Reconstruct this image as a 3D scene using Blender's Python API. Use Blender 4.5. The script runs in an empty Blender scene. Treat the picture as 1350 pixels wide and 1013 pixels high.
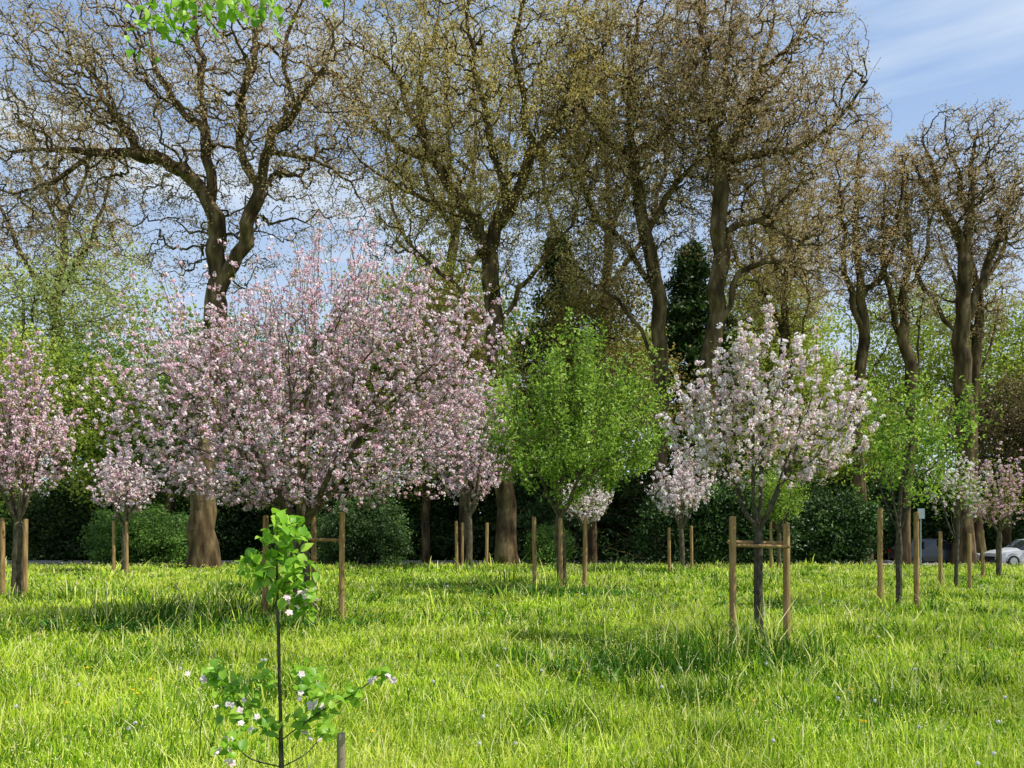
import bpy, math, numpy as np
from mathutils import Vector
rng=np.random.default_rng(7)
sc=bpy.context.scene
EYE=1.7

# ------------------------------------------------------------------ helpers
def smooth(a,b,x):
    t=np.clip((x-a)/(b-a),0,1); return t*t*(3-2*t)
def terrain(x,y):
    x=np.asarray(x,float); y=np.asarray(y,float)
    z=-0.55*smooth(30.5,36,y)
    z=z+0.035*np.sin(x*0.55+1.3*np.sin(y*0.3))*np.sin(y*0.6+0.5)*(1-smooth(28,33,y))
    return z
class MB:
    def __init__(s): s.v=[];s.q=[];s.m=[];s.r=[];s.s=[];s.n=0
    def add(s,V,Q,mat,rnd=None,smooth=False):
        V=np.asarray(V,float).reshape(-1,3);Q=np.asarray(Q,int).reshape(-1,4)
        if len(Q)==0:return
        s.v.append(V);s.q.append(Q+s.n);s.n+=len(V)
        s.m.append(np.full(len(Q),mat));s.s.append(np.full(len(Q),smooth))
        s.r.append(np.full(len(Q),0.5) if rnd is None else np.broadcast_to(rnd,(len(Q),)))
    def addq(s,P,mat,rnd=None):
        s.add(P.reshape(-1,3),np.arange(len(P)*4).reshape(-1,4),mat,rnd)
    def build(s,name,mats,parent=None):
        V=np.concatenate(s.v);Q=np.concatenate(s.q)
        me=bpy.data.meshes.new(name)
        me.vertices.add(len(V));me.vertices.foreach_set('co',V.astype(np.float32).ravel())
        me.loops.add(len(Q)*4);me.loops.foreach_set('vertex_index',Q.astype(np.int32).ravel())
        me.polygons.add(len(Q));me.polygons.foreach_set('loop_start',(np.arange(len(Q))*4).astype(np.int32))
        try: me.polygons.foreach_set('loop_total',np.full(len(Q),4,np.int32))
        except Exception: pass
        me.polygons.foreach_set('material_index',np.concatenate(s.m).astype(np.int32))
        me.polygons.foreach_set('use_smooth',np.concatenate(s.s).astype(bool))
        a=me.attributes.new('rnd','FLOAT','FACE');a.data.foreach_set('value',np.concatenate(s.r).astype(np.float32))
        me.update(calc_edges=True)
        for m in mats: me.materials.append(m)
        o=bpy.data.objects.new(name,me);sc.collection.objects.link(o)
        if parent:o.parent=parent
        return o
def unit(v): return v/np.maximum(np.linalg.norm(v,axis=-1,keepdims=True),1e-9)
def frame(d):
    d=unit(d); ref=np.where(np.abs(d[...,2:3])>0.9,np.array([1.,0,0]),np.array([0,0,1.]))
    a=unit(np.cross(d,ref));b=np.cross(d,a);return a,b
def tubes(mb,P0,P1,R0,R1,k,mat,rnd=None,smooth=True,T0=None,T1=None):
    if len(P0)==0:return
    d=unit(P1-P0);a,b=frame(d);n=len(P0)
    th=np.arange(k)*2*np.pi/k
    off=a[:,None]*np.cos(th)[None,:,None]+b[:,None]*np.sin(th)[None,:,None]
    def sh(off,T):
        if T is None:return off
        dt=np.maximum(np.einsum('ij,ij->i',d,T),.5)
        return off-d[:,None]*(np.einsum('ikj,ij->ik',off,T)/dt[:,None])[:,:,None]
    A=P0[:,None]+sh(off,T0)*R0[:,None,None];B=P1[:,None]+sh(off,T1)*R1[:,None,None]
    V=np.concatenate([A,B],1)
    i=np.arange(k);j=(i+1)%k
    q=np.stack([i,j,j+k,i+k],1)
    Q=(np.arange(n)*2*k)[:,None,None]+q[None]
    r=None if rnd is None else np.repeat(rnd,k)
    mb.add(V,Q,mat,r,smooth)
def diamonds(mb,C,size,mat,rnd,asp=0.6,nrm=None,sv=0.35,up=.55):
    n=len(C)
    if n==0:return
    if nrm is None: nrm=unit(rng.normal(size=(n,3))+np.array([0.3,-.1,up]))
    a=unit(np.cross(nrm,rng.normal(size=(n,3))));b=np.cross(nrm,a)
    s=(size*(1+sv*rng.uniform(-1,1,n)))[:,None]
    k=nrm*s*0.18
    P=np.stack([C-a*s+k,C+b*s*asp-k,C+a*s+k,C-b*s*asp-k],1)
    mb.addq(P,mat,rnd)
def bigleaves(mb,C,D,N,L,W,mat,rnd):
    n=len(C);D=unit(D);S=unit(np.cross(D,N));N=np.cross(S,D)
    ts=np.array([0,.2,.45,.72,1.]);ws=np.array([.03,.38,.5,.36,.01])
    V=[]
    for t,w in zip(ts,ws):
        mid=C+D*(L*t)[:,None]-N*(L*0.28*t*t)[:,None]
        V+= [mid-S*(W*w)[:,None]+N*(W*w*.45)[:,None],mid,mid+S*(W*w)[:,None]+N*(W*w*.45)[:,None]]
    V=np.stack(V,1)
    q=[]
    for i in range(4):
        b=i*3;q+=[[b,b+1,b+4,b+3],[b+1,b+2,b+5,b+4]]
    q=np.array(q);Q=(np.arange(n)*15)[:,None,None]+q[None]
    mb.add(V,Q,mat,np.repeat(rnd,8),True)

def in_lobes(lobes,n):
    w=np.array([l[3]*l[4]*l[5] for l in lobes],float);w/=w.sum()
    idx=rng.choice(len(lobes),n,p=w);L=np.array([l[:6] for l in lobes],float)[idx]
    d=unit(rng.normal(size=(n,3)));r=rng.uniform(0,1,n)**(1/2.6)
    return L[:,:3]+d*r[:,None]*L[:,3:6]

def grow(skel,pts,alpha=0.35,sub=2,jit=0.12,curl=0.25,up=0.0,skj=.5):
    cap=sum(len(p) for p in skel)*8+len(pts)*(sub+1)+10
    P=np.zeros((cap,3));par=np.full(cap,-1);pl=np.zeros(cap);dr=np.zeros((cap,3));n=0
    def addn(p,pa):
        nonlocal n
        P[n]=p;par[n]=pa
        if pa>=0:
            d=p-P[pa];l=np.linalg.norm(d);pl[n]=pl[pa]+l;dr[n]=d/max(l,1e-6)
        n+=1;return n-1
    for k,poly in enumerate(skel):
        poly=np.array(poly,float)
        if k>0:
            cur=int(np.argmin(np.linalg.norm(P[:n]-poly[0],axis=1)));poly[0]=P[cur]
        if len(poly)>2:
            pp=np.vstack([2*poly[0]-poly[1],poly,2*poly[-1]-poly[-2]]);out=[]
            for i in range(1,len(pp)-2):
                for t in (0,.25,.5,.75):
                    a,b,c,d=pp[i-1:i+3]
                    out.append(0.5*((2*b)+(-a+c)*t+(2*a-5*b+4*c-d)*t*t+(-a+3*b-3*c+d)*t**3))
            out.append(pp[-2]);poly=np.array(out)
            seg=np.linalg.norm(poly[1]-poly[0])
            poly[1:]+=rng.normal(size=(len(poly)-1,3))*min(seg,.7)*jit*skj
        if k==0: cur=addn(poly[0],-1)
        for p in poly[1:]: cur=addn(p,cur)
    nsk=n;tips=[]
    pts=np.asarray(pts)
    dmin=np.array([np.min(np.linalg.norm(P[:nsk]-p,axis=1)) for p in pts])
    for p in pts[np.argsort(dmin)]:
        v=p-P[:n];d=np.linalg.norm(v,axis=1)
        cosd=np.einsum('ij,ij->i',v,dr[:n])/np.maximum(d,1e-6)
        cost=d*(1.35-0.35*cosd)+alpha*pl[:n]+up*np.maximum(0,P[:n,2]-p[2])
        b=int(np.argmin(cost));d0=d[b];base=P[b].copy();c0=base+dr[b]*d0*curl
        mid=0.5*(base+p)+(c0-base)
        j=rng.normal(size=(sub,3))*jit*d0
        cur=b
        for i in range(sub):
            t=(i+1)/(sub+1)
            q=(1-t)**2*base+2*t*(1-t)*mid+t*t*p+j[i]
            cur=addn(q,cur)
        cur=addn(p,cur);tips.append(cur)
    return P[:n],par[:n],np.array(tips,int),nsk
def radii(par,n,R,r0):
    c=np.zeros(n);has=np.zeros(n,bool)
    has[par[par>=0]]=True
    c[~has]=1
    for i in range(n-1,0,-1): c[par[i]]+=c[i]
    e=math.log(max(c[0],2))/math.log(R/r0)
    return r0*c**(1/e)
def wood(mb,P,par,r,mat=0):
    n=len(P);i=np.arange(1,n);p=par[i]
    d=np.zeros((n,3));d[1:]=unit(P[i]-P[p]);d[0]=d[1]
    order=i[np.argsort(r[i])];major=np.full(n,-1);major[par[order]]=order
    T=d.copy();hm=major>=0;T[hm]=unit(d[hm]+d[major[hm]]);T[0]=d[0]
    ism=(major[p]==i)
    rp=np.where(ism,np.minimum(r[p],r[i]*1.6),np.minimum(r[i]*1.15,r[p]*.85))
    rend=r.copy();rend[p[ism]]=rp[ism]
    A=P[p]-np.where(ism,0,1)[:,None]*d[i]*(r[p]*.3)[:,None];B=P[i]
    T0=np.where(ism[:,None],T[p],d[i]);T1=T[i];re=rend[i]
    for lo,hi,k in ((0,.02,3),(.02,.07,5),(.07,9,12)):
        s=(r[i]>=lo)&(r[i]<hi)
        tubes(mb,A[s],B[s],rp[s],re[s],k,mat,T0=T0[s],T1=T1[s])

# ------------------------------------------------------------------ materials
def newmat(name):
    m=bpy.data.materials.new(name);m.use_nodes=True;nt=m.node_tree;nt.nodes.clear()
    o=nt.nodes.new('ShaderNodeOutputMaterial');return m,nt,o
def leafmat(name,cols,trans=0.35,noise_scale=0.6,namt=0.35,gloss=0.03,upn=.35):
    m,nt,o=newmat(name);N=nt.nodes.new;L=nt.links.new
    at=N('ShaderNodeAttribute');at.attribute_name='rnd'
    rp=N('ShaderNodeValToRGB');el=rp.color_ramp.elements
    for i,c in enumerate(cols):
        pos=i/(len(cols)-1)
        if i<1: e=el[0]
        elif i==len(cols)-1: e=el[-1]
        else: e=el.new(pos)
        e.position=pos;e.color=(*c,1)
    L(at.outputs['Fac'],rp.inputs[0])
    g=N('ShaderNodeNewGeometry');no=N('ShaderNodeTexNoise');no.inputs['Scale'].default_value=noise_scale;no.inputs['Detail'].default_value=3
    L(g.outputs['Position'],no.inputs['Vector'])
    mr=N('ShaderNodeMapRange');mr.inputs[1].default_value=.3;mr.inputs[2].default_value=.7;mr.inputs[3].default_value=1-namt;mr.inputs[4].default_value=1+namt
    L(no.outputs['Fac'],mr.inputs[0])
    hs=N('ShaderNodeHueSaturation');L(rp.outputs[0],hs.inputs['Color']);L(mr.outputs[0],hs.inputs['Value'])
    d=N('ShaderNodeBsdfDiffuse');t=N('ShaderNodeBsdfTranslucent');mx=N('ShaderNodeMixShader');mx.inputs[0].default_value=trans
    L(hs.outputs[0],d.inputs[0]);L(hs.outputs[0],t.inputs[0])
    va=N('ShaderNodeVectorMath');va.operation='SCALE';va.inputs[3].default_value=1-upn;L(g.outputs['Normal'],va.inputs[0])
    vb=N('ShaderNodeVectorMath');vb.operation='ADD';vb.inputs[1].default_value=(0,0,upn);L(va.outputs[0],vb.inputs[0])
    vn=N('ShaderNodeVectorMath');vn.operation='NORMALIZE';L(vb.outputs[0],vn.inputs[0]);L(vn.outputs[0],d.inputs['Normal'])
    L(d.outputs[0],mx.inputs[1]);L(t.outputs[0],mx.inputs[2])
    gl=N('ShaderNodeBsdfGlossy');gl.inputs['Roughness'].default_value=.45;m2=N('ShaderNodeMixShader');m2.inputs[0].default_value=gloss
    L(mx.outputs[0],m2.inputs[1]);L(gl.outputs[0],m2.inputs[2]);L(m2.outputs[0],o.inputs[0]);return m
def noisemat(name,c1,c2,scale=8,stretch=(1,1,1),bump=0.3,rough=.85,c3=None,metal=0,spec=0.3,detail=6,bd=.03):
    m,nt,o=newmat(name);N=nt.nodes.new;L=nt.links.new
    g=N('ShaderNodeNewGeometry');mp=N('ShaderNodeMapping');mp.inputs['Scale'].default_value=stretch;L(g.outputs['Position'],mp.inputs[0])
    no=N('ShaderNodeTexNoise');no.inputs['Scale'].default_value=scale;no.inputs['Detail'].default_value=detail;L(mp.outputs[0],no.inputs['Vector'])
    rp=N('ShaderNodeValToRGB');rp.color_ramp.elements[0].position=.33;rp.color_ramp.elements[1].position=.67
    rp.color_ramp.elements[0].color=(*c1,1);rp.color_ramp.elements[1].color=(*c2,1)
    if c3: e=rp.color_ramp.elements.new(.5);e.color=(*c3,1)
    L(no.outputs['Fac'],rp.inputs[0])
    b=N('ShaderNodeBsdfPrincipled');L(rp.outputs[0],b.inputs['Base Color']);b.inputs['Roughness'].default_value=rough;b.inputs['Metallic'].default_value=metal
    b.inputs['Specular IOR Level'].default_value=spec
    if bump>0:
        bp=N('ShaderNodeBump');bp.inputs['Strength'].default_value=bump;bp.inputs['Distance'].default_value=bd
        L(no.outputs['Fac'],bp.inputs['Height']);L(bp.outputs[0],b.inputs['Normal'])
    L(b.outputs[0],o.inputs[0]);return m
bark_plane=noisemat('bark_plane',(.032,.021,.011),(.20,.14,.072),3.2,(1,1,.3),.9,c3=(.09,.06,.03),detail=9,spec=.1,bd=.12)
bark_apple=noisemat('bark_apple',(.045,.034,.02),(.15,.12,.07),14,(1,1,.4),.5)
bark_young=noisemat('bark_young',(.03,.025,.018),(.12,.10,.07),30,(1,1,.4),.3)
stake_wood=noisemat('stake_wood',(.20,.11,.04),(.44,.28,.12),9,(3,3,.35),.25)
stake_grey=noisemat('stake_grey',(.14,.11,.07),(.32,.26,.18),9,(3,3,.35),.25)
m_blossom=leafmat('blossom_petals',[(.84,.48,.55),(.93,.71,.76),(.96,.87,.88)],.38,1.2,.05,.02,upn=.5)
m_blossom_w=leafmat('blossom_white',[(.86,.60,.63),(.94,.81,.81),(.96,.92,.90)],.38,1.2,.04,.02,upn=.45)
m_young=leafmat('young_leaf',[(.18,.22,.03),(.34,.38,.05),(.50,.53,.10)],.45,.8,.2)
m_green=leafmat('apple_leaf',[(.06,.14,.015),(.23,.38,.03),(.48,.62,.09)],.45,.8,.2)
m_bright=leafmat('bright_leaf',[(.15,.35,.02),(.28,.52,.03),(.46,.68,.08)],.5,3,.12)
m_plane=leafmat('plane_bud',[(.28,.17,.08),(.52,.37,.17),(.70,.58,.30)],.4,.25,.2)
m_plane_o=leafmat('plane_olive',[(.32,.22,.07),(.56,.44,.13),(.72,.63,.24)],.42,.25,.2)
m_yg=leafmat('spring_leaf',[(.13,.18,.02),(.34,.42,.045),(.56,.62,.11)],.45,.2,.3)
m_pale=leafmat('pale_leaf',[(.20,.25,.06),(.36,.42,.11),(.52,.58,.20)],.45,.2,.2)
m_olive=leafmat('copper_olive_leaf',[(.13,.09,.03),(.32,.24,.06),(.50,.41,.12)],.4,.3,.3)
m_copper=leafmat('copper_leaf',[(.06,.045,.02),(.15,.11,.045),(.25,.19,.07)],.3,.3,.3)
m_dark=leafmat('evergreen_leaf',[(.014,.032,.008),(.038,.08,.016),(.09,.16,.035)],.2,.4,.4)
m_mid=leafmat('shrub_leaf',[(.03,.07,.01),(.09,.18,.024),(.18,.30,.05)],.3,.4,.35)
m_grass=leafmat('grass_blade',[(.055,.155,.012),(.24,.42,.018),(.48,.65,.035),(.68,.75,.11),(.84,.79,.45)],.4,.5,.24,.008,upn=.6)
m_weed=leafmat('meadow_weed',[(.04,.14,.02),(.08,.24,.03),(.16,.36,.05)],.3,.5,.2)
ground_m=noisemat('ground_soil_grass',(.07,.17,.012),(.21,.34,.02),2.5,(1,1,1),.3)
road_m=noisemat('road_gravel',(.28,.25,.20),(.42,.38,.32),5,(1,1,1),.1)
kerb_m=noisemat('kerb_stone',(.25,.24,.22),(.4,.38,.35),6)

# ------------------------------------------------------------------ ground
def sheet(name,xs,ys,zoff,mat):
    X,Y=np.meshgrid(xs,ys);V=np.stack([X,Y,terrain(X,Y)+zoff],-1).reshape(-1,3)
    nx,ny=len(xs),len(ys);i=(np.arange(ny-1)[:,None]*nx+np.arange(nx-1)[None]).ravel()
    mb=MB();mb.add(V,np.stack([i,i+1,i+nx+1,i+nx],1),0,None,True);return mb.build(name,[mat])
xs=np.concatenate([[-1500,-600,-250,-120],np.linspace(-70,70,141),[120,250,600,1500]])
ys=np.concatenate([[-400,-100,-30],np.linspace(-10,60,106),[75,100,200,500,1600]])
sheet('ground',xs,ys,0,ground_m)
sheet('road',np.linspace(-110,110,50),np.linspace(37.2,44.5,6),0.004,road_m)
def box(mb,c,h,mat,rz=0,rnd=None):
    c=np.array(c,float);s=np.array([[-1,-1,-1],[1,-1,-1],[1,1,-1],[-1,1,-1],[-1,-1,1],[1,-1,1],[1,1,1],[-1,1,1]])*np.array(h)
    ca,sa=math.cos(rz),math.sin(rz);s=s@np.array([[ca,sa,0],[-sa,ca,0],[0,0,1]])
    mb.add(s+c,[[0,3,2,1],[4,5,6,7],[0,1,5,4],[1,2,6,5],[2,3,7,6],[3,0,4,7]],mat,rnd)
mb=MB()
for i in range(-80,80): box(mb,(i*1.0+.5,44.62,-.55+.03),(.49,.1,.12),0)
mb.build('kerb',[kerb_m])

# ------------------------------------------------------------------ grass
def wave(x,y,s,ph):
    return (np.sin(x*s+ph+1.7*np.sin(y*s*.7+ph))*np.sin(y*s*1.3-ph+1.3*np.sin(x*s*.6)))
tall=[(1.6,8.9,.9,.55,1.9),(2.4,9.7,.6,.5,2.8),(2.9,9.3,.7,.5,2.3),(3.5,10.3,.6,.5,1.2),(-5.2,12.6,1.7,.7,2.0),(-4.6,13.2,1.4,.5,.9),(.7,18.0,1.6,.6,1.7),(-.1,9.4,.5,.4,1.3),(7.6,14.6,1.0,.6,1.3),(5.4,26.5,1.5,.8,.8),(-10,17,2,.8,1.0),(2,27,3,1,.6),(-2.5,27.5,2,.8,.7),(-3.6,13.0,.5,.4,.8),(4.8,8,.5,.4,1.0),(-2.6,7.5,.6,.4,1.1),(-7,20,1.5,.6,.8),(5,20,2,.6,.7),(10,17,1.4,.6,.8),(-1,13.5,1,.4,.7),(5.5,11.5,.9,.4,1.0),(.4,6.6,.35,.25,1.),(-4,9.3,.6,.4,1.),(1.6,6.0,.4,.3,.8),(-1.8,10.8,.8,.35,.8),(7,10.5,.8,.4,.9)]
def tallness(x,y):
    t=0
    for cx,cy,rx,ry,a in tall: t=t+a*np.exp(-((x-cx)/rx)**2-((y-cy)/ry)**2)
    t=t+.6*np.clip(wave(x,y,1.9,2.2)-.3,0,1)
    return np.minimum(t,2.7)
NT=26000;tD=np.exp(rng.uniform(math.log(3.0),math.log(33.5),NT));tX=rng.uniform(-1,1,NT)*(.74*tD+2.2)
th_=rng.gamma(1.5,.65,NT);tc_=rng.normal(size=NT)*.20
N1=310000;k=rng.integers(0,NT,N1);rad=.035+.006*tD[k]
Xa=tX[k]+rng.normal(size=N1)*rad;Da=tD[k]+rng.normal(size=N1)*rad
N2=250000;Db=np.exp(rng.uniform(math.log(3.0),math.log(33.5),N2));Xb=rng.uniform(-1,1,N2)*(.74*Db+2.2)
X=np.concatenate([Xa,Xb]);D=np.concatenate([Da,Db]);hm=np.concatenate([.5+.5*th_[k],np.full(N2,.65)]);cm=np.concatenate([tc_[k],rng.normal(size=N2)*.1])
inT=np.concatenate([np.ones(N1,bool),np.zeros(N2,bool)]);ox=np.concatenate([Xa-tX[k],np.zeros(N2)]);oy=np.concatenate([Da-tD[k],np.zeros(N2)])
NG=len(X)
tl=tallness(X,D)
H=(.06+.065*rng.uniform(0,1,NG)**1.3+.025*wave(X,D,1.1,1.))*hm*(1+1.3*tl)
H=np.clip(H,.035,.62);seed=rng.uniform(0,1,NG)<.065;H[seed]*=1.5
W=np.maximum(.0023,.0008*D)*rng.uniform(.55,1.3,NG)
az=np.where(inT,np.arctan2(oy,ox)+rng.normal(size=NG)*.7,rng.uniform(0,2*np.pi,NG));lean=H*rng.uniform(.05,.75,NG)
ld=np.stack([np.cos(az),np.sin(az)],1)
sd=rng.uniform(0,2*np.pi,NG);sx=np.stack([np.cos(sd),np.sin(sd),np.zeros(NG)],1)
B=np.stack([X,D,terrain(X,D)-.01],1)
Mx=B.copy();Mx[:,:2]+=ld*(lean*.35)[:,None];Mx[:,2]+=H*.6
T=B.copy();T[:,:2]+=ld*lean[:,None];T[:,2]+=H
s0=sx*W[:,None];V=np.stack([B-s0,B+s0,Mx-s0*.85,Mx+s0*.85,T-s0*.15,T+s0*.15],1)
q=np.array([[0,1,3,2],[2,3,5,4]]);Q=(np.arange(NG)*6)[:,None,None]+q[None]
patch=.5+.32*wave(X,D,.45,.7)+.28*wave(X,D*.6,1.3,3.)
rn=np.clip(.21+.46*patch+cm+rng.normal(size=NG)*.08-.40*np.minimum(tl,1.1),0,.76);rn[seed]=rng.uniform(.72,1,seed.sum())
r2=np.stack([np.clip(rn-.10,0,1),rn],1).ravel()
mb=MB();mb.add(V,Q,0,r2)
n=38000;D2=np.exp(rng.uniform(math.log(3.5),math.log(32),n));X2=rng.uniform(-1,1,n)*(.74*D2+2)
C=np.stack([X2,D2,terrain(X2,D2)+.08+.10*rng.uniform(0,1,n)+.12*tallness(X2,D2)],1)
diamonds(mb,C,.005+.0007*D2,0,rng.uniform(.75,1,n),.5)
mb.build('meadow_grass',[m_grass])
mb=MB();cs=[]
for (cx,cy,rx,ry,nn) in [(.8,18.2,1.3,.5,420),(1.2,9.0,.8,.5,40),(-5.5,12.5,1.5,.9,260),(2.9,9.2,.4,.4,30),(-3.4,12.6,1,.4,80),(6,16,4,3,40)]:
    a=rng.normal(size=(nn,2))*.6;cs.append(np.stack([cx+a[:,0]*rx,cy+a[:,1]*ry],1))
cs=np.concatenate(cs);rep=np.repeat(cs,5,0);n=len(rep)
az=rng.uniform(0,2*np.pi,n);dd=np.stack([np.cos(az),np.sin(az),rng.uniform(.4,1.6,n)],1)
bigleaves(mb,np.stack([rep[:,0],rep[:,1],terrain(rep[:,0],rep[:,1])+.02],1),dd,np.tile([0,0,1.],(n,1)),rng.uniform(.12,.28,n),rng.uniform(.035,.06,n),0,rng.uniform(0,1,n))
mb.build('meadow_weeds',[m_weed])
m_dand=noisemat('dandelion_white',(.5,.5,.45),(.65,.65,.6),20,bump=0);m_yel=noisemat('dandelion_yellow',(.75,.5,.01),(.8,.6,.02),20,bump=0)
mb=MB()
n=85;d3=np.exp(rng.uniform(math.log(4.8),math.log(24),n));x3=rng.uniform(-1,1,n)*.68*d3
for x,y,k in zip(x3,d3,rng.uniform(0,1,n)):
    z=float(terrain(x,y));h=.14+.08*k;rr=.010+.0006*y
    tubes(mb,np.array([[x,y,z]]),np.array([[x+.01,y,z+h]]),np.array([.0025]),np.array([.002]),4,2)
    c=np.array([x+.01,y,z+h]);nn=40;dr=unit(rng.normal(size=(nn,3)))
    if k<.4: dr[:,2]=np.abs(dr[:,2])*.5
    diamonds(mb,c+dr*rr,rr*.6,1 if k<.4 else 0,None,.7,nrm=dr)
mb.build('dandelions',[m_dand,m_yel,m_weed])

# ------------------------------------------------------------------ orchard trees
def petals(mb,C,rc,k,size,mat,lo=0,hi=1):
    n=len(C);d=unit(rng.normal(size=(n*k,3))+np.array([0,0,.25]))
    cr=np.repeat(rng.uniform(.6,1.25,n),k)
    P=np.repeat(C,k,0)+d*(rc*cr*rng.uniform(.6,1,n*k))[:,None]
    base=np.repeat(rng.uniform(lo,hi,n),k)
    diamonds(mb,P,size,mat,np.clip(base+rng.normal(size=n*k)*.15,0,1),.85,nrm=unit(d+rng.normal(size=(n*k,3))*.35))
def orchard(name,x,y,h0,lobes,npts,R,r0,wands=0,wlen=.5,bl=None,lf=None,bark=bark_apple,alpha=.3,forks=5,jit=.07,wleaf=0):
    z=float(terrain(x,y));base=np.array([x,y,z-.05])
    sk=[[base,base+[.01,0,h0*.5],base+[rng.normal()*.03,0,h0]]]
    L=np.array([l[:6] for l in lobes]);top=L[:,2]+L[:,5]
    for i in range(forks):
        a=2*np.pi*(i+.5*rng.uniform())/forks;rr=L[0,3]
        hh=(top.max()-h0)
        e=base+np.array([L[0,0]*.7+math.cos(a)*rr*.5,L[0,1]*.7+math.sin(a)*L[0,4]*.5,h0+hh*rng.uniform(.35,.6)])
        m=base+np.array([math.cos(a)*rr*.2,math.sin(a)*rr*.2,h0+hh*.16])
        sk.append([base+[0,0,h0],m,e])
    lead=base+np.array([L[:,0].mean()*.8,0,h0+(top.max()-h0)*.7]);sk.append([base+[0,0,h0],base+[.05,0,h0+.3*(top.max()-h0)],lead])
    pts=in_lobes([(l[0]+x,l[1]+y,l[2]+z,*l[3:]) for l in lobes],npts)
    P,par,tips,nsk=grow(sk,pts,alpha,2,jit,.3)
    has=np.zeros(len(P),bool);has[par[par>=0]]=True
    end=tips[~has[tips]];cen=base+np.array([0,0,h0])
    if wands:
        e=rng.choice(end,min(wands,len(end)),replace=False)
        o=unit(P[e]-cen)+np.array([0,0,.5])+rng.normal(size=(len(e),3))*.25;o=unit(o)
        ln=wlen*rng.uniform(.3,1.4,len(e));cur=e;NP=[P];NQ=[par];nt=[];c=len(P)
        for s in range(4):
            q=P[e]+o*(ln*(s+1)/4)[:,None]+rng.normal(size=(len(e),3))*.012
            NP.append(q);NQ.append(cur);cur=np.arange(c,c+len(e));nt.append(cur);c+=len(e)
        P=np.concatenate(NP);par=np.concatenate(NQ);wn=np.concatenate(nt)
    else: wn=np.array([],int)
    r=radii(par,len(P),R,r0)
    mb=MB();wood(mb,P,par,r,0)
    cand=np.where(r<r0*3.2)[0];cand=cand[cand>=nsk]
    if bl:
        prob,rc,k,size,mi,lo,hi=bl
        c=cand[rng.uniform(size=len(cand))<prob];c=np.concatenate([c,wn[rng.uniform(size=len(wn))<.85]])
        petals(mb,P[c]+rng.normal(size=(len(c),3))*rc*.6,rc,k,size,mi,lo,hi)
    if lf:
        prob,per,spr,size,mi=lf
        c=cand[rng.uniform(size=len(cand))<prob]
        if wleaf: c=np.concatenate([c,wn])
        c=np.repeat(c,per);cl=np.repeat(rng.uniform(0,1,len(c)//per),per)
        diamonds(mb,P[c]+rng.normal(size=(len(c),3))*spr,size,mi,np.clip(cl*.7+rng.uniform(0,.4,len(c)),0,1),.55)
    return mb.build(name,[bark,m_blossom,m_young,m_green,m_blossom_w])
def stakes(items,bars=(),grey=False):
    mb=MB()
    for (x,y,h,r) in items:
        z=float(terrain(x,y));lx,ly=rng.uniform(-1,1,size=2)*.014;h=h+rng.normal()*.03
        k=14;th=np.arange(k)*2*np.pi/k
        rings=[(0,1.03),(h*.5,1),(h-.03,.97),(h-.005,.86),(h,.0)]
        V=np.concatenate([np.stack([x+lx*t+np.cos(th)*r*s,y+ly*t+np.sin(th)*r*s,np.full(k,z-.1+t+(0.1 if t else 0))],1) for t,s in rings])
        i=np.arange(k);j=(i+1)%k
        for a in range(4): mb.add(V[a*k:(a+2)*k],np.stack([i,j,j+k,i+k],1),0,None,a<2)
    for (x0,x1,y,z,r) in bars:
        A=np.array([[x0,y,z]]);B=np.array([[x1,y,z-.02]]);tubes(mb,A,B,np.array([r]),np.array([r]),8,0)
        for xx,s in ((x0,-1),(x1,1)):
            tubes(mb,np.array([[xx,y,z]]),np.array([[xx+s*.004,y,z]]),np.array([r]),np.array([.001]),8,0)
    return mb.build('tree_stakes',[stake_grey if grey else stake_wood])

orchard('apple_tree',-3.65,13.1,1.75,[(-.1,0,3.4,3.1,2.4,1.5),(.5,0,4.5,2.2,1.8,1.6),(1.0,0,5.3,1.1,1.0,1.1),(-1.9,.1,4.3,1.2,1.2,1.2),(2.5,0,4.5,1.1,1.0,1.3),(.1,0,2.4,2.7,1.9,.45)],2400,.15,.0045,900,.8,
  bl=(.66,.043,10,.020,1,.0,1.),lf=(.45,3,.06,.020,2),forks=8)
stakes([(-2.95,13.1,1.95,.05),(-4.30,13.2,1.9,.05),(-3.81,14.6,1.95,.05),(-4.1,13.9,1.8,.04)],[(-3.85,-2.9,13.16,1.45,.03)])
orchard('apple_tree',3.38,10.4,1.65,[(.15,0,2.95,1.25,1.15,.95),(-.05,0,3.7,.7,.7,.7),(-.8,0,3.0,.5,.5,.6),(.95,0,2.8,.55,.6,.6)],400,.065,.004,190,.42,
  bl=(.42,.044,13,.019,4,.0,1.),lf=(.6,4,.055,.023,2),bark=bark_young)
stakes([(3.0,10.3,1.78,.047),(3.77,10.4,1.72,.047)],[(2.98,3.8,10.46,1.46,.03),(3.0,3.78,10.3,1.42,.022)])
orchard('apple_tree',1.25,19.3,1.9,[(.3,0,3.6,2.1,1.9,1.4),(.1,0,5.1,1.1,1.0,1.1),(1.6,0,4.1,.9,.9,1.2),(-1.5,0,4.4,.8,.8,1.1),(.9,0,4.9,.7,.7,1.1)],480,.12,.006,380,1.0,
  lf=(.65,6,.085,.052,3),wleaf=1,alpha=.4)
stakes([(.58,19.3,1.9,.055),(1.84,19.3,1.9,.055),(1.22,19.0,1.9,.05)])
orchard('apple_tree',-1.6,28.3,2.0,[(-.1,0,4.4,1.7,1.6,2.0),(.4,0,5.6,1.2,1.1,1.2)],560,.12,.009,280,.8,bl=(.65,.07,10,.034,1,.1,1.),lf=(.4,2,.08,.04,2))
stakes([(-2.05,28.2,1.8,.06),(-.95,28.2,1.8,.06),(-1.85,28.2,1.8,.05)])
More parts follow.
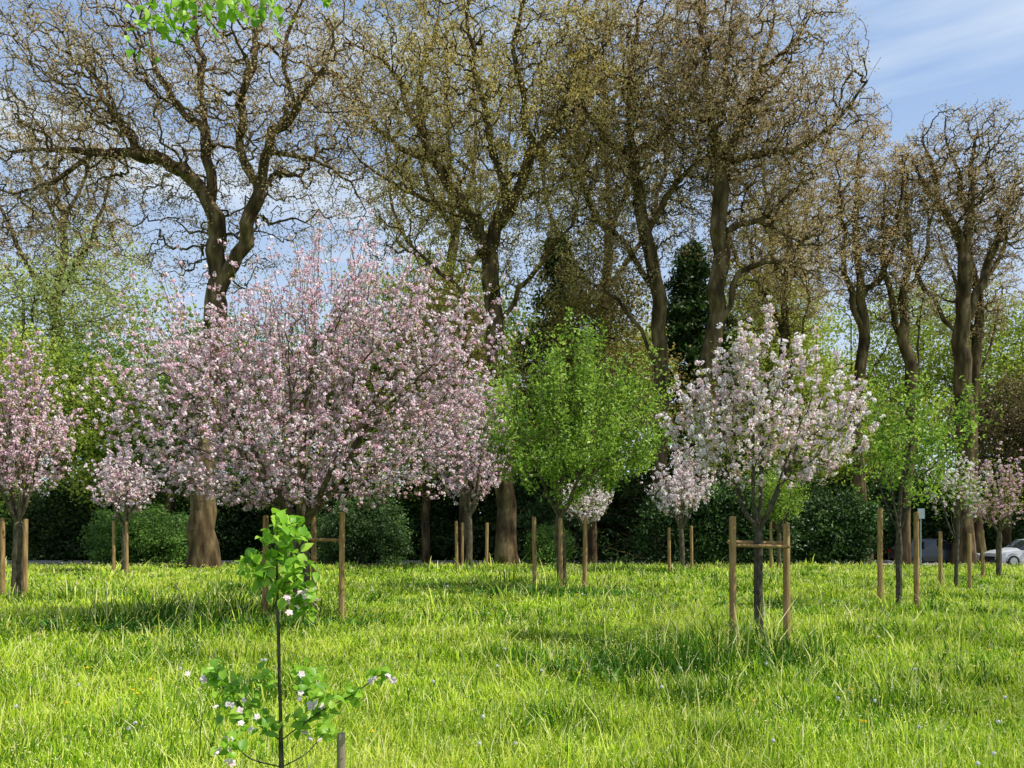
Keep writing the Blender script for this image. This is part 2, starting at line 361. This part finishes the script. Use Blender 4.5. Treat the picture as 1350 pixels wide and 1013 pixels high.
orchard('apple_tree',6.05,27.0,1.5,[(0,0,2.7,1.0,1.0,.8),(.3,0,3.5,.6,.6,.6)],180,.09,.008,120,.6,bl=(.55,.065,10,.030,4,.1,1.),lf=(.3,2,.08,.035,2))
stakes([(5.6,27,1.6,.055),(6.4,27,1.6,.055)])
orchard('apple_tree',-13.4,26.2,1.6,[(0,0,2.8,1.0,.9,.8),(-.2,0,3.7,.5,.5,.8)],180,.09,.008,120,.6,bl=(.55,.065,10,.030,1,.2,1.),lf=(.3,2,.08,.035,2))
stakes([(-13.75,26.2,1.8,.055),(-13.3,26.2,1.8,.055)])
orchard('apple_tree',2.9,30.0,1.4,[(0,0,2.6,1.0,.9,.9)],150,.08,.008,80,.4,bl=(.6,.06,9,.03,4,.3,1.),lf=(.5,3,.08,.035,2))
orchard('apple_tree',-11.3,17.3,1.7,[(-.1,0,3.4,1.3,1.2,1.3),(.15,0,4.8,.5,.5,1.1),(-.7,0,2.9,.9,.9,.8),(-1.3,0,4.3,.7,.7,1.0)],470,.11,.006,280,.65,bl=(.58,.050,11,.024,1,0,.8),lf=(.4,3,.06,.026,2))
stakes([(-11.55,17.2,1.8,.05),(-11.05,17.2,1.8,.05)])
orchard('apple_tree',7.65,15.0,1.6,[(0,0,2.9,.95,.9,.9),(1.0,0,3.4,.6,.5,.5),(.1,0,3.8,.4,.4,.6)],100,.06,.005,95,.85,lf=(.6,5,.07,.044,3),bark=bark_young,wleaf=1)
stakes([(7.28,15,2.0,.05),(8.0,15,2.0,.05)])
orchard('apple_tree',11.3,19.3,1.3,[(0,0,2.5,.7,.6,.8)],70,.05,.005,60,.5,bl=(.18,.035,9,.02,4,.2,1),lf=(.6,4,.07,.032,3),bark=bark_young)
stakes([(10.9,19.3,1.5,.045),(11.65,19.3,1.5,.045)])
orchard('apple_tree',15.4,24.0,1.5,[(0,0,2.6,1.2,1.1,1.0)],160,.08,.007,90,.6,bl=(.32,.045,9,.025,1,0,.5),lf=(.5,3,.08,.035,2))
stakes([(14.9,24,1.5,.05)])
orchard('apple_tree',10.2,29,1.4,[(0,0,2.8,1.1,1,.9)],140,.08,.008,80,.5,lf=(.8,6,.12,.05,3))
stakes([(9.9,29,1.8,.055),(10.5,29,1.8,.055)])

# ------------------------------------------------------------------ plane trees
def plane(x,y,u,R,polys,lobes,npts,r0,leaf,nleaf,lsize,jit=.12,name='plane_tree'):
    z=float(terrain(x,y))-.1;b=np.array([x,y,z])
    def w(p): return b+np.array([p[0]*u,(p[2] if len(p)>2 else 0)*u,p[1]*u])
    sk=[]
    for i,pl in enumerate(polys):
        dep=rng.uniform(-.5,.5) if i else 0
        q=[]
        for j,p in enumerate(pl):
            q.append(w((p[0],p[1],(p[2] if len(p)>2 else dep*j*35))))
        if i:
            allp=np.concatenate([np.array(s) for s in sk]);k=np.argmin(np.hypot(allp[:,0]-q[0][0],allp[:,2]-q[0][2]));q0=allp[k]
            dy=q0[1]-q[0][1];q=[q_+np.array([0,dy,0]) for q_ in q]
        sk.append(q)
    lb=[(x+l[0]*u,y+l[2]*u,z+l[1]*u,l[3]*u,l[4]*u,l[5]*u) for l in lobes]
    pts=in_lobes(lb,npts)
    P,par,tips,nsk=grow(sk,pts,.12,3,jit,.3,skj=1.0)
    r=radii(par,len(P),R,r0)
    fl=np.exp(-(P[:,2]-z)/1.3)*.6*(r>R*.6);r=r*(1+fl)
    mb=MB();wood(mb,P,par,r,0)
    c=np.where(r<r0*2.6)[0];c=rng.choice(c,nleaf//4);c=np.repeat(c,4)
    C=P[c]+rng.normal(size=(len(c),3))*.14
    diamonds(mb,C,lsize,1,np.clip(np.repeat(rng.uniform(0,.8,len(c)//4),4)+rng.uniform(0,.25,len(c)),0,1),.65)
    return mb.build(name,[bark_plane,leaf])
plane(-12.2,30,.030,.44,[
 [(0,0,0),(-2,110,0),(8,250,0),(14,330,0),(17,400,0),(12,480,0),(5,560,0),(0,620,0),(-8,690,0),(-20,760,0),(-28,820,0)],
 [(14,345),(50,415),(78,480),(98,540),(132,585),(165,622),(190,670),(212,730),(220,790)],
 [(12,470),(-15,515),(-45,540),(-90,550),(-150,556),(-210,562),(-265,563),(-310,585)],
 [(5,570),(-40,620),(-80,690),(-95,760),(-130,810)],
 [(98,540),(150,530),(195,505),(215,470)],
 [(78,480),(60,560),(75,640),(95,720),(90,800)],
 [(-90,550),(-120,600),(-160,660),(-190,740)],
 [(-150,556),(-190,520),(-235,500)],
 [(132,585),(120,660),(150,740)]],
 [(-10,650,0,230,190,170),(-190,620,0,130,130,150),(150,600,0,110,130,190),(-210,500,0,90,90,90),(-20,460,60,140,100,80)],5600,.0085,m_plane,52000,.043)
plane(-.1,35,.035,.42,[
 [(0,0,0),(-5,120,0),(-18,300,0),(-25,390,0),(-32,440,0),(-60,482,0),(-95,540,0),(-125,600,0),(-150,660,0),(-195,695,0),(-240,725,0)],
 [(-30,430),(0,480),(25,540),(16,600),(6,660),(20,720),(40,790)],
 [(-120,590),(-122,660),(-95,730),(-100,800)],
 [(25,540),(60,590),(88,650),(120,700),(135,770)],
 [(0,480),(-25,560),(-42,640),(-52,720),(-40,800)],
 [(-60,482),(-110,490),(-160,510),(-200,540)],
 [(-95,540),(-160,575),(-205,630)],
 [(-18,300),(-55,360),(-100,400),(-150,430)],[(-18,320),(25,385),(60,430),(100,455)]],
 [(-30,640,0,180,160,180),(-170,640,0,110,110,140),(70,640,0,110,110,170),(-110,470,0,120,90,80),(30,440,0,110,90,90)],5800,.0095,m_plane_o,72000,.050)
plane(6.95,36,.036,.36,[
 [(0,0,0),(2,200,0),(0,360,0),(-18,450,0),(-33,550,0),(-38,640,0),(-30,720,0),(-20,790,0)],
 [(0,350),(-30,410),(-52,440),(-85,470),(-110,520)],
 [(-33,545),(15,590),(38,650),(58,720),(60,790)],
 [(-33,550),(-75,570),(-105,620),(-120,700)],
 [(-18,450),(15,500),(45,530)],[(1,260),(-35,340),(-75,380),(-110,400)]],
 [(-15,640,0,140,130,170),(-90,540,0,90,80,130),(30,520,0,80,80,110),(-60,400,0,80,60,70)],4600,.0095,m_plane,50000,.050)
plane(8.9,34,.034,.40,[
 [(0,0,0),(-2,200,0),(5,340,0),(12,450,0),(18,540,0),(45,600,0),(65,660,0),(110,700,0),(135,745,0)],
 [(12,440),(60,462),(95,445),(130,430),(162,440),(185,470)],
 [(18,540),(75,548),(130,562),(170,600),(200,650)],
 [(18,530),(0,610),(-10,690),(-5,780)],
 [(45,600),(22,660),(32,730),(40,800)],
 [(65,660),(80,720),(75,790)],
 [(95,445),(120,400),(125,350)],[(5,320),(40,390),(85,400),(120,380)]],
 [(60,640,0,140,120,150),(120,560,0,110,100,110),(-10,660,0,100,100,140),(100,430,0,100,80,90)],5000,.0095,m_plane,50000,.047)
plane(23.8,40,.040,.42,[
 [(0,0,0),(0,200,0),(-2,330,0),(2,420,0),(-28,475,0),(-40,530,0),(-62,585,0)],
 [(2,410),(10,480),(20,540),(30,605)],[(0,300),(30,380),(60,450),(80,515),(95,560)],[(-28,475),(-60,500),(-85,530)],[(10,470),(-8,540),(-15,600)],[(45,445),(85,450),(110,480)],[(-2,290),(-35,360),(-60,420),(-80,450)]],
 [(0,520,0,90,80,95),(60,480,0,70,60,90),(-55,490,0,60,50,90)],2800,.010,m_plane,15000,.05)
for (px,py,k,tp,lean) in ((18.2,39,.039,560,-14),(20.3,39.5,.0395,520,10),(26.5,43,.043,500,-12),(15.2,43,.043,480,12)):
    plane(px,py,k,.28,[[(0,0,0),(lean*.8,200,0),(lean*.2,330,0),(lean,430,0),(lean*.5,tp,0),(0,tp+40,0)],
      [(lean*.2,300),(-28,390),(-38,460),(-45,tp)],[(lean*.3,350),(26,410),(36,480),(40,tp)],[(lean*.5,240),(30,310),(50,380)]],
      [(0,tp-40,0,55,50,80),(-10,tp-130,0,70,50,80)],1150,.010,m_plane if px>17 else m_plane_o,13000,.05)
for (px,py,k,tp,wd,lf_) in ((-4.2,51,.051,690,100,m_plane_o),(6.2,50,.050,700,110,m_plane_o),(17.5,52,.052,590,90,m_plane),(-31,52,.052,600,110,m_plane)):
    plane(px,py,k,.40,[[(0,0,0),(3,200,0),(-4,330,0),(5,430,0),(-5,tp-80,0),(4,tp,0)],
      [(-4,320),(-50,410),(-80,490),(-95,tp-60)],[(0,350),(46,420),(72,500),(85,tp-50)],[(5,430),(-35,520),(-30,tp-30)],[(5,440),(35,530),(25,tp-20)]],
      [(0,tp-110,0,wd,80,130),(-wd*.4,tp-220,0,wd*.7,70,90),(wd*.4,tp-220,0,wd*.7,70,90)],1700,.013,lf_,22000,.07)

# ------------------------------------------------------------------ background trees & shrubs
def leafy(name,x,y,lobes,nclump,per,cr,ls,mat,R=.25,trunk=True):
    z=float(terrain(x,y))
    lb=[(x+l[0],y+l[1],z+l[2],*l[3:6]) for l in lobes]
    C=in_lobes(lb,nclump);mb=MB()
    if trunk:
        h=min(l[2]-l[5]*.6 for l in lobes);top=max(l[2]+l[5]*.5 for l in lobes)
        b=np.array([x,y,z-.1]);sk=[[b,b+[0,0,max(h,1)*.6],b+[.1,0,max(h,1.2)],b+[0,0,top]]]
        P,par,t,ns=grow(sk,C[:min(400,nclump)],.25,2,.08,.3);r=radii(par,len(P),R,.012);wood(mb,P,par,r,0)
    k=np.repeat(np.arange(nclump),per);n=len(k)
    g=rng.normal(size=(n,3));PP=C[k]+g*cr*np.array([1,1,.7])
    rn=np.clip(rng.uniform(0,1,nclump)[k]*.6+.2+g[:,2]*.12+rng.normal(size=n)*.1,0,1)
    diamonds(mb,PP,ls,1,rn,.65)
    return mb.build(name,[bark_plane,mat])
def conifer(name,x,y,h,r,n,mat=m_dark,ls=.16):
    z=float(terrain(x,y));mb=MB()
    tubes(mb,np.array([[x,y,z-.1]]),np.array([[x,y,z+h*.97]]),np.array([h*.018]),np.array([.03]),8,0)
    nb=int(n/90);t=rng.uniform(.03,1,nb)**.9;a=rng.uniform(0,2*np.pi,nb);ln=r*(1-t)**.75*rng.uniform(.45,1.2,nb)+.3
    st=np.stack([np.full(nb,x),np.full(nb,y),z+t*h],1);dr=np.stack([np.cos(a),np.sin(a),-.25+.3*t],1)
    tubes(mb,st,st+dr*ln[:,None],np.full(nb,.03),np.full(nb,.01),3,0)
    k=np.repeat(np.arange(nb),90);s=rng.uniform(.15,1,len(k))
    PP=st[k]+dr[k]*(ln[k]*s)[:,None]+rng.normal(size=(len(k),3))*np.array([.28,.28,.16]);PP[:,2]-=s*s*.5
    diamonds(mb,PP,ls,1,np.clip(rng.uniform(0,1,nb)[k]*.5+rng.uniform(0,.5,len(k)),0,1),.35)
    return mb.build(name,[bark_plane,mat])
conifer('yew_tree',2.6,43,18.5,5.0,24000)
conifer('yew_tree',10.4,44,18.5,5.6,30000)
conifer('yew_tree',13.4,47,14,3.8,14000)
leafy('beech_tree',4.2,39.5,[(0,0,10.5,3.4,3,4.5),(.8,0,14.5,2.4,2.2,3.0),(-2.2,0,8,2.6,3,2.6),(3.0,0,8.6,2.2,2,2.8)],420,44,.6,.085,m_olive)
leafy('beech_tree',-2.6,41,[(0,0,10,3,3,4),(-1,0,14,2.4,2.4,2.6)],260,44,.6,.085,m_plane_o)
leafy('beech_tree',-5,44,[(0,0,9,4.5,4,5),(1,0,14.5,4,3.5,3.6),(-3,0,13,3,3,4)],480,46,.65,.10,m_yg)
leafy('beech_tree',-11,47,[(0,0,8,5,4,5),(3,0,12,4,3,4),(-3,0,12,3.5,3,3)],480,44,.65,.10,m_mid)
leafy('lime_tree',-31,48,[(0,0,13,6,5,6),(5,0,17,4,4,4),(-6,0,16,5,4,5)],600,34,.7,.10,m_pale)
leafy('lime_tree',-22,50,[(0,0,9,5,4,5),(3,0,13,4,4,3)],420,34,.7,.10,m_mid)
leafy('lime_tree',-29,40,[(0,0,7,4,4,4),(4,0,8.5,4,3,4),(8,0,7,3,3,4)],600,46,.5,.09,m_yg)
leafy('lime_tree',-19,42,[(0,0,7,5,4,4),(-4,0,9,3,3,3.5),(3,0,10,3,3,3)],500,46,.5,.09,m_mid)
leafy('lime_tree',1.5,52,[(0,0,12,6,4,6),(5,0,14,4,4,5),(-4,0,16,4,4,4)],480,42,.65,.11,m_yg)
leafy('lime_tree',18,50,[(0,0,11,4,4,5),(-2,0,15,3.5,3,4),(3,0,8,4,3,4)],560,48,.6,.10,m_yg)
leafy('lime_tree',25,56,[(0,0,9,6,4,6),(4,0,15,4,4,5),(-3,0,15,3,3,5)],560,48,.6,.11,m_yg)
leafy('lime_tree',35,52,[(0,0,12,5,4,6),(-4,0,15,4,3,4)],500,48,.6,.10,m_yg)
leafy('beech_tree',30,46,[(0,0,8.2,3.5,3,3.0),(3.5,0,7.5,3,3,3.4)],380,50,.5,.09,m_copper)
leafy('lime_tree',-42,52,[(0,0,12,6,5,8)],340,40,.6,.11,m_mid)
leafy('lime_tree',44,54,[(0,0,12,6,5,8)],340,40,.6,.11,m_yg)
for i,(bx,by,hh,rx,mt) in enumerate([(-34,47,5.5,5,m_mid),(-26,46.5,5,5,m_dark),(-18.5,47,5.5,5,m_dark),(-11,46.5,5,4.5,m_dark),(-4,47,6,4.5,m_dark),(2.5,47,6,4.5,m_dark),(9.5,47.5,5.5,5,m_dark),(16.5,48,5.2,5,m_dark),(24,50,6,5.5,m_dark),(31.5,50,6,5.5,m_dark),(39.5,50,6,5,m_mid)]):
    leafy('shrub',bx,by,[(0,0,hh*.45,rx,2.2,hh*.55)],420,56,.42,.12,mt,trunk=False)
leafy('shrub',7.4,32.9,[(0,0,1.5,1.9,.9,2.0),(1.0,0,2.3,1.2,.8,1.5)],260,64,.24,.075,m_dark,trunk=False)
leafy('shrub',10.6,32.8,[(0,0,1.4,1.7,.9,1.9),(-.8,0,2.5,1.0,.8,1.3)],260,64,.24,.075,m_dark,trunk=False)
leafy('shrub',14.2,35.0,[(0,0,1.3,2.4,1.0,2.2),(1.4,0,2.2,1.3,.8,1.6)],280,64,.26,.08,m_dark,trunk=False)
leafy('clipped_bush',-6.0,32.0,[(0,0,1.3,1.75,1.4,1.75),(-.8,0,1.2,1.3,1.3,1.5)],520,60,.16,.05,m_dark,trunk=False)
leafy('clipped_bush',-15.6,33.0,[(0,0,1.2,2.2,1.4,1.5),(-1.6,0,1.2,1.3,1.2,1.4)],520,60,.18,.05,m_mid,trunk=False)
leafy('clipped_bush',-9.4,35.0,[(0,0,1.2,1.6,1.2,1.5)],300,60,.18,.05,m_dark,trunk=False)
leafy('clipped_bush',1.7,35.5,[(0,0,1.0,1.0,1.0,1.1)],300,60,.18,.05,m_mid,trunk=False)
mb=MB();nc=3000;cx=rng.uniform(-110,110,nc);cy=rng.uniform(66,80,nc);top=18+3*np.sin(cx*.13)+2*np.sin(cx*.37+1)
C=np.stack([cx,cy,rng.uniform(0,1,nc)**.8*top-.5],1);k=np.repeat(np.arange(nc),42);g=rng.normal(size=(len(k),3))
diamonds(mb,C[k]+g*.9,.24,0,np.clip(rng.uniform(0,1,nc)[k]*.7+g[:,2]*.1+.1,0,1),.7);mb.build('distant_woodland',[m_yg])

# ------------------------------------------------------------------ foreground sapling
mb=MB();sx,sy=-1.03,3.4;u=.0034
def sp(du,dh,dy=0): return np.array([sx+du*u,sy+dy,dh*u])
sk=[[sp(5,-10),sp(3,70),sp(0,180),sp(-4,330),sp(-7,440),sp(-6,500)],
    [sp(0,200),sp(-35,235,.03),sp(-60,262,.02),sp(-90,300,0)],
    [sp(0,210),sp(30,240,-.04),sp(62,262,-.06),sp(90,275,-.02),sp(130,302,.02)],
    [sp(0,180),sp(-30,200,-.1),sp(-50,225,-.15)],[sp(0,180),sp(25,190,.1),sp(45,215,.15)],
    [sp(-6,420),sp(-25,440),sp(-40,452)],[sp(-6,430),sp(12,425,-.03),sp(28,430,-.06)],[sp(-6,450),sp(5,480,.05),sp(15,500,.06)]]
P,par,t,ns=grow(sk,np.array([sp(-6,502)]),.1,1,.02)
r=radii(par,len(P),.014,.0035);wood(mb,P,par,r,0)
bosses=[(sp(-40,452),28,.05),(sp(-25,440),30,.055),(sp(-8,470),34,.06),(sp(12,490,.05),38,.06),(sp(26,440,-.05),34,.06),(sp(-6,500),24,.05),(sp(26,410,-.03),30,.055),(sp(-5,415),22,.05),(sp(10,455),30,.06),(sp(30,390),16,.04),
 (sp(-90,300),28,.045),(sp(-75,285),20,.05),(sp(-62,265),26,.06),(sp(-45,245),22,.05),(sp(-20,235),18,.05),(sp(30,240),22,.05),(sp(60,262,-.05),32,.065),(sp(45,290,-.1),28,.06),(sp(95,280,0),14,.045),(sp(130,302),20,.035),(sp(45,215,.15),24,.06),(sp(-50,222,-.15),24,.06),(sp(30,305,-.02),24,.05),(sp(-30,290,.05),16,.05)]
for c,n,s in bosses:
    C=c+rng.normal(size=(n,3))*s*.5;d=rng.normal(size=(n,3))+np.array([0,-.2,.2])
    nr=rng.normal(size=(n,3))*.5+np.array([0.2,-.4,1])
    bigleaves(mb,C,d,nr,rng.uniform(.032,.068,n),rng.uniform(.026,.05,n),1,rng.uniform(0,1,n))
def flower(mb,c,s,mat,nrm):
    nrm=unit(np.array(nrm,float));a,b=frame(nrm[None]);a=a[0];b=b[0];k=5;th=np.arange(k)*2*np.pi/k+rng.uniform()*2
    d=np.cos(th)[:,None]*a+np.sin(th)[:,None]*b+nrm*.25
    bigleaves(mb,np.repeat(c[None],k,0),d,np.repeat(nrm[None],k,0),np.full(k,s),np.full(k,s*.95),mat,rng.uniform(0,.8,k))
for c,n in [(sp(30,412,-.10),10),(sp(-82,210,0),4),(sp(55,275,-.14),8),(sp(-60,262,-.08),5),(sp(128,302,-.04),5),(sp(-92,300,-.06),5),(sp(-30,245,-.08),4),(sp(40,300,-.12),6),(sp(35,215,0),4),(sp(-45,225,-.2),4)]:
    for _ in range(n): flower(mb,c+rng.normal(size=3)*.032,.013+.006*rng.uniform(),2,rng.normal(size=3)*.8+np.array([.3,-1,.7]))
mb.build('pear_sapling',[bark_young,m_bright,m_blossom_w])
st=stakes([(-.77,3.45,.80,.02)],grey=True);st.name='wooden_post'

# ------------------------------------------------------------------ overhanging maple at upper left
mb=MB();b=np.array([-5.6,3.6,-.1])
sk=[[b,b+[.05,0,2.2],b+[.0,.1,4.2],b+[-.2,.3,6.5],b+[-.3,.3,8.5]],
    [b+[0,.1,4.2],np.array([-4.6,4.2,5.35]),np.array([-3.4,4.8,5.55]),np.array([-2.3,5.0,5.45]),np.array([-1.6,5.0,5.30])],
    [np.array([-2.3,5.0,5.45]),np.array([-2.35,5.0,5.2]),np.array([-2.42,5.0,5.05])],
    [np.array([-1.9,5.0,5.4]),np.array([-1.75,4.95,5.2])],
    [b+[0,.1,4.6],b+[-1,-.4,5.6],b+[-2,-.6,6.4]],[b+[0,.1,4.8],b+[.3,-1,6],b+[.4,-1.6,7]]]
pts=in_lobes([(-6,3.2,7.6,1.7,1.7,1.3),(-7.2,2.6,6.4,1.2,1.2,1)],160)
P,par,t,ns=grow(sk,pts,.3,2,.07,.3);r=radii(par,len(P),.14,.005);wood(mb,P,par,r,0)
n=1500;c=rng.choice(np.arange(ns,len(P)),n);dd=rng.normal(size=(n,3))
bigleaves(mb,P[c]+rng.normal(size=(n,3))*.05,dd,rng.normal(size=(n,3))*.5+np.array([0,0,1]),rng.uniform(.06,.11,n),rng.uniform(.05,.09,n),1,rng.uniform(0,1,n))
for c0,n,s in [((-2.38,5,5.0),34,.09),((-2.22,5,5.05),30,.08),((-2.1,5,5.13),24,.07),((-1.78,4.95,5.13),30,.07),((-1.62,5,5.12),20,.06),((-1.95,5,5.17),24,.07),((-1.18,5,5.17),8,.03)]:
    C=np.array(c0)+rng.normal(size=(n,3))*s;bigleaves(mb,C,rng.normal(size=(n,3))+np.array([0,0,-.5]),rng.normal(size=(n,3))*.6+np.array([0,-.3,1]),rng.uniform(.05,.09,n),rng.uniform(.04,.07,n),1,rng.uniform(0,1,n))
mb.build('maple_tree',[bark_apple,m_bright])

# ------------------------------------------------------------------ cars
glass=noisemat('car_glass',(.015,.018,.02),(.02,.024,.028),1,bump=0,rough=.05,spec=.8)
tyre=noisemat('car_tyre',(.015,.015,.015),(.025,.025,.025),10,bump=0,rough=.8)
rim=noisemat('car_rim',(.4,.4,.42),(.5,.5,.52),10,bump=0,rough=.3,metal=.8)
lampm=noisemat('car_lamp',(.6,.62,.65),(.75,.75,.75),10,bump=0,rough=.1)
redm=noisemat('car_tail_lamp',(.35,.01,.01),(.45,.02,.02),10,bump=0,rough=.2)
def car(x,y,paint,flip=1):
    z=float(terrain(x,y))+.004
    e=bpy.data.objects.new('parked_car',None);sc.collection.objects.link(e);e.location=(x,y,z)
    S=[(-2.12,.42,.62,.66,.62,.60),(-2.08,.30,.86,.93,.78,.66),(-1.85,.24,.92,1.06,.84,.62),(-1.45,.22,.94,1.40,.86,.58),(-1.0,.20,.93,1.46,.87,.60),(-.2,.20,.91,1.48,.87,.61),(.35,.20,.90,1.42,.87,.60),(.95,.20,.89,1.0,.87,.64),(1.15,.20,.88,.93,.87,.66),(1.75,.22,.78,.84,.84,.66),(2.05,.28,.62,.70,.74,.60),(2.14,.42,.5,.55,.6,.5)]
    mb=MB();k=len(S);rows=[]
    for (sxx,bo,be,tp,hw,rh) in S:
        h=[(-hw*.9,bo),(-hw,bo+.12),(-hw*1.01,(bo+be)/2),(-hw*.97,be),(-rh,tp-.04),(-rh*.8,tp),(0,tp+.015),(rh*.8,tp),(rh,tp-.04),(hw*.97,be),(hw*1.01,(bo+be)/2),(hw,bo+.12),(hw*.9,bo)]
        rows.append([(sxx*flip,a,c) for a,c in h])
    V=np.array(rows);m=V.shape[1];V=V.reshape(-1,3)
    for i in range(k-1):
        for j in range(m-1):
            a=i*m+j;gl=0
            if 2<=i<=6 and j in (3,8): gl=1
            if i in (2,6) and j in (4,5,6,7): gl=1
            mb.add(V[[a,a+1,a+m+1,a+m]],[[0,1,2,3]],gl)
    for i in (0,k-1):
        for j in range(m//2): 
            a=i*m+j;b_=i*m+m-1-j;mb.add(V[[a,a+1,b_-1,b_]],[[0,1,2,3]],0)
    mb.build('body',[paint,glass],e)
    for wx in (-1.32,1.35):
        for s in (-1,1):
            w=MB();yy=s*.78;n=20
            tubes(w,np.array([[wx*flip,yy-.1,.31]]),np.array([[wx*flip,yy+.1,.31]]),np.array([.31]),np.array([.31]),n,0)
            yo=yy+s*.1
            for (r1,r2,o1,o2,mt) in ((.31,.2,0,.01,0),(.2,.0,.005,.012,1)):
                tubes(w,np.array([[wx*flip,yo+s*o1,.31]]),np.array([[wx*flip,yo+s*o2,.31]]),np.array([r1]),np.array([r2]),n,mt)
            tubes(w,np.array([[wx*flip,s*.84,.34]]),np.array([[wx*flip,s*.872,.34]]),np.array([.385]),np.array([.37]),n,0)
            w.build('wheel',[tyre,rim],e)
    l=MB()
    for s in (-1,1):
        box(l,(2.0*flip,s*.55,.66),(.09,.14,.06),0);box(l,(-2.06*flip,s*.62,.8),(.05,.12,.09),1)
        box(l,(.62*flip,s*.94,.98),(.06,.08,.06),2)
        for px in (-1.0,-.1): box(l,(px*flip,s*.80,1.14),(.03,.075,.2),2)
    box(l,(2.12*flip,0,.42),(.03,.5,.06),2)
    l.build('lamps_and_trim',[lampm,redm,tyre],e);return e
car(22.9,41.2,noisemat('paint_dark',(.03,.035,.045),(.035,.04,.05),1,bump=0,rough=.25,spec=.6),1)
car(27.9,41.0,noisemat('paint_silver',(.55,.56,.58),(.6,.6,.62),1,bump=0,rough=.3,spec=.6),-1)
mb=MB();sxn,syn=20.2,37.5;zz=float(terrain(sxn,syn))
tubes(mb,np.array([[sxn,syn,zz-.1]]),np.array([[sxn,syn,2.5]]),np.array([.035]),np.array([.035]),10,0)
box(mb,(sxn,syn-.05,2.25),(.17,.012,.25),1)
mb.build('road_sign',[noisemat('galv',(.3,.31,.32),(.4,.41,.42),5,bump=0,rough=.4,metal=.5),noisemat('sign_grey',(.30,.34,.38),(.34,.38,.42),5,bump=0)])

# ------------------------------------------------------------------ light & sky
el,azm=math.radians(54),math.radians(106)
sv=Vector((math.sin(azm)*math.cos(el),math.cos(azm)*math.cos(el),math.sin(el)))
ld=bpy.data.lights.new('sun','SUN');ld.energy=5;ld.angle=math.radians(.5);ld.color=(1,.96,.88)
lo=bpy.data.objects.new('sun',ld);lo.rotation_euler=sv.to_track_quat('Z','Y').to_euler();lo.location=(0,0,40);sc.collection.objects.link(lo)
w=bpy.data.worlds.new('World');sc.world=w;w.use_nodes=True;nt=w.node_tree;N=nt.nodes.new;L=nt.links.new
bg=nt.nodes['Background'];bg.inputs[1].default_value=.15
sky=N('ShaderNodeTexSky');sky.sky_type='NISHITA';sky.sun_disc=False;sky.sun_elevation=el;sky.sun_rotation=azm;sky.dust_density=1.2;sky.air_density=1.0
m0=N('ShaderNodeMix');m0.data_type='RGBA';m0.inputs[0].default_value=.6;L(sky.outputs[0],m0.inputs[6]);m0.inputs[7].default_value=(2.5,3.9,6.4,1)
tc=N('ShaderNodeTexCoord');mp=N('ShaderNodeMapping');mp.inputs['Rotation'].default_value=(0,math.radians(14),0);mp.inputs['Scale'].default_value=(1.0,1.0,9)
no=N('ShaderNodeTexNoise');no.inputs['Scale'].default_value=1.3;no.inputs['Detail'].default_value=6;no.inputs['Roughness'].default_value=.5
L(tc.outputs['Generated'],mp.inputs[0]);L(mp.outputs[0],no.inputs['Vector'])
mr=N('ShaderNodeMapRange');mr.inputs[1].default_value=.45;mr.inputs[2].default_value=.66;mr.inputs[3].default_value=.0;mr.inputs[4].default_value=.95;L(no.outputs['Fac'],mr.inputs[0])
sp_=N('ShaderNodeSeparateXYZ');L(tc.outputs['Generated'],sp_.inputs[0])
hz=N('ShaderNodeMapRange');hz.inputs[1].default_value=.02;hz.inputs[2].default_value=.50;hz.inputs[3].default_value=.85;hz.inputs[4].default_value=0;L(sp_.outputs[2],hz.inputs[0])
mxx=N('ShaderNodeMath');mxx.operation='MAXIMUM';L(mr.outputs[0],mxx.inputs[0]);L(hz.outputs[0],mxx.inputs[1])
mx=N('ShaderNodeMix');mx.data_type='RGBA';L(mxx.outputs[0],mx.inputs[0]);L(m0.outputs[2],mx.inputs[6]);mx.inputs[7].default_value=(5.4,6.0,6.7,1)
L(mx.outputs[2],bg.inputs[0])
sc.view_settings.view_transform='Standard';sc.view_settings.look='None';sc.view_settings.exposure=0
# ------------------------------------------------------------------ camera
cd=bpy.data.cameras.new('camera');cam=bpy.data.objects.new('camera',cd);sc.collection.objects.link(cam);sc.camera=cam
cam.location=(0,0,EYE);cam.rotation_euler=(math.radians(90),0,0)
cd.sensor_width=36;cd.lens=36*1000/1350;cd.shift_y=(692-506.5)/1350;cd.clip_end=4000
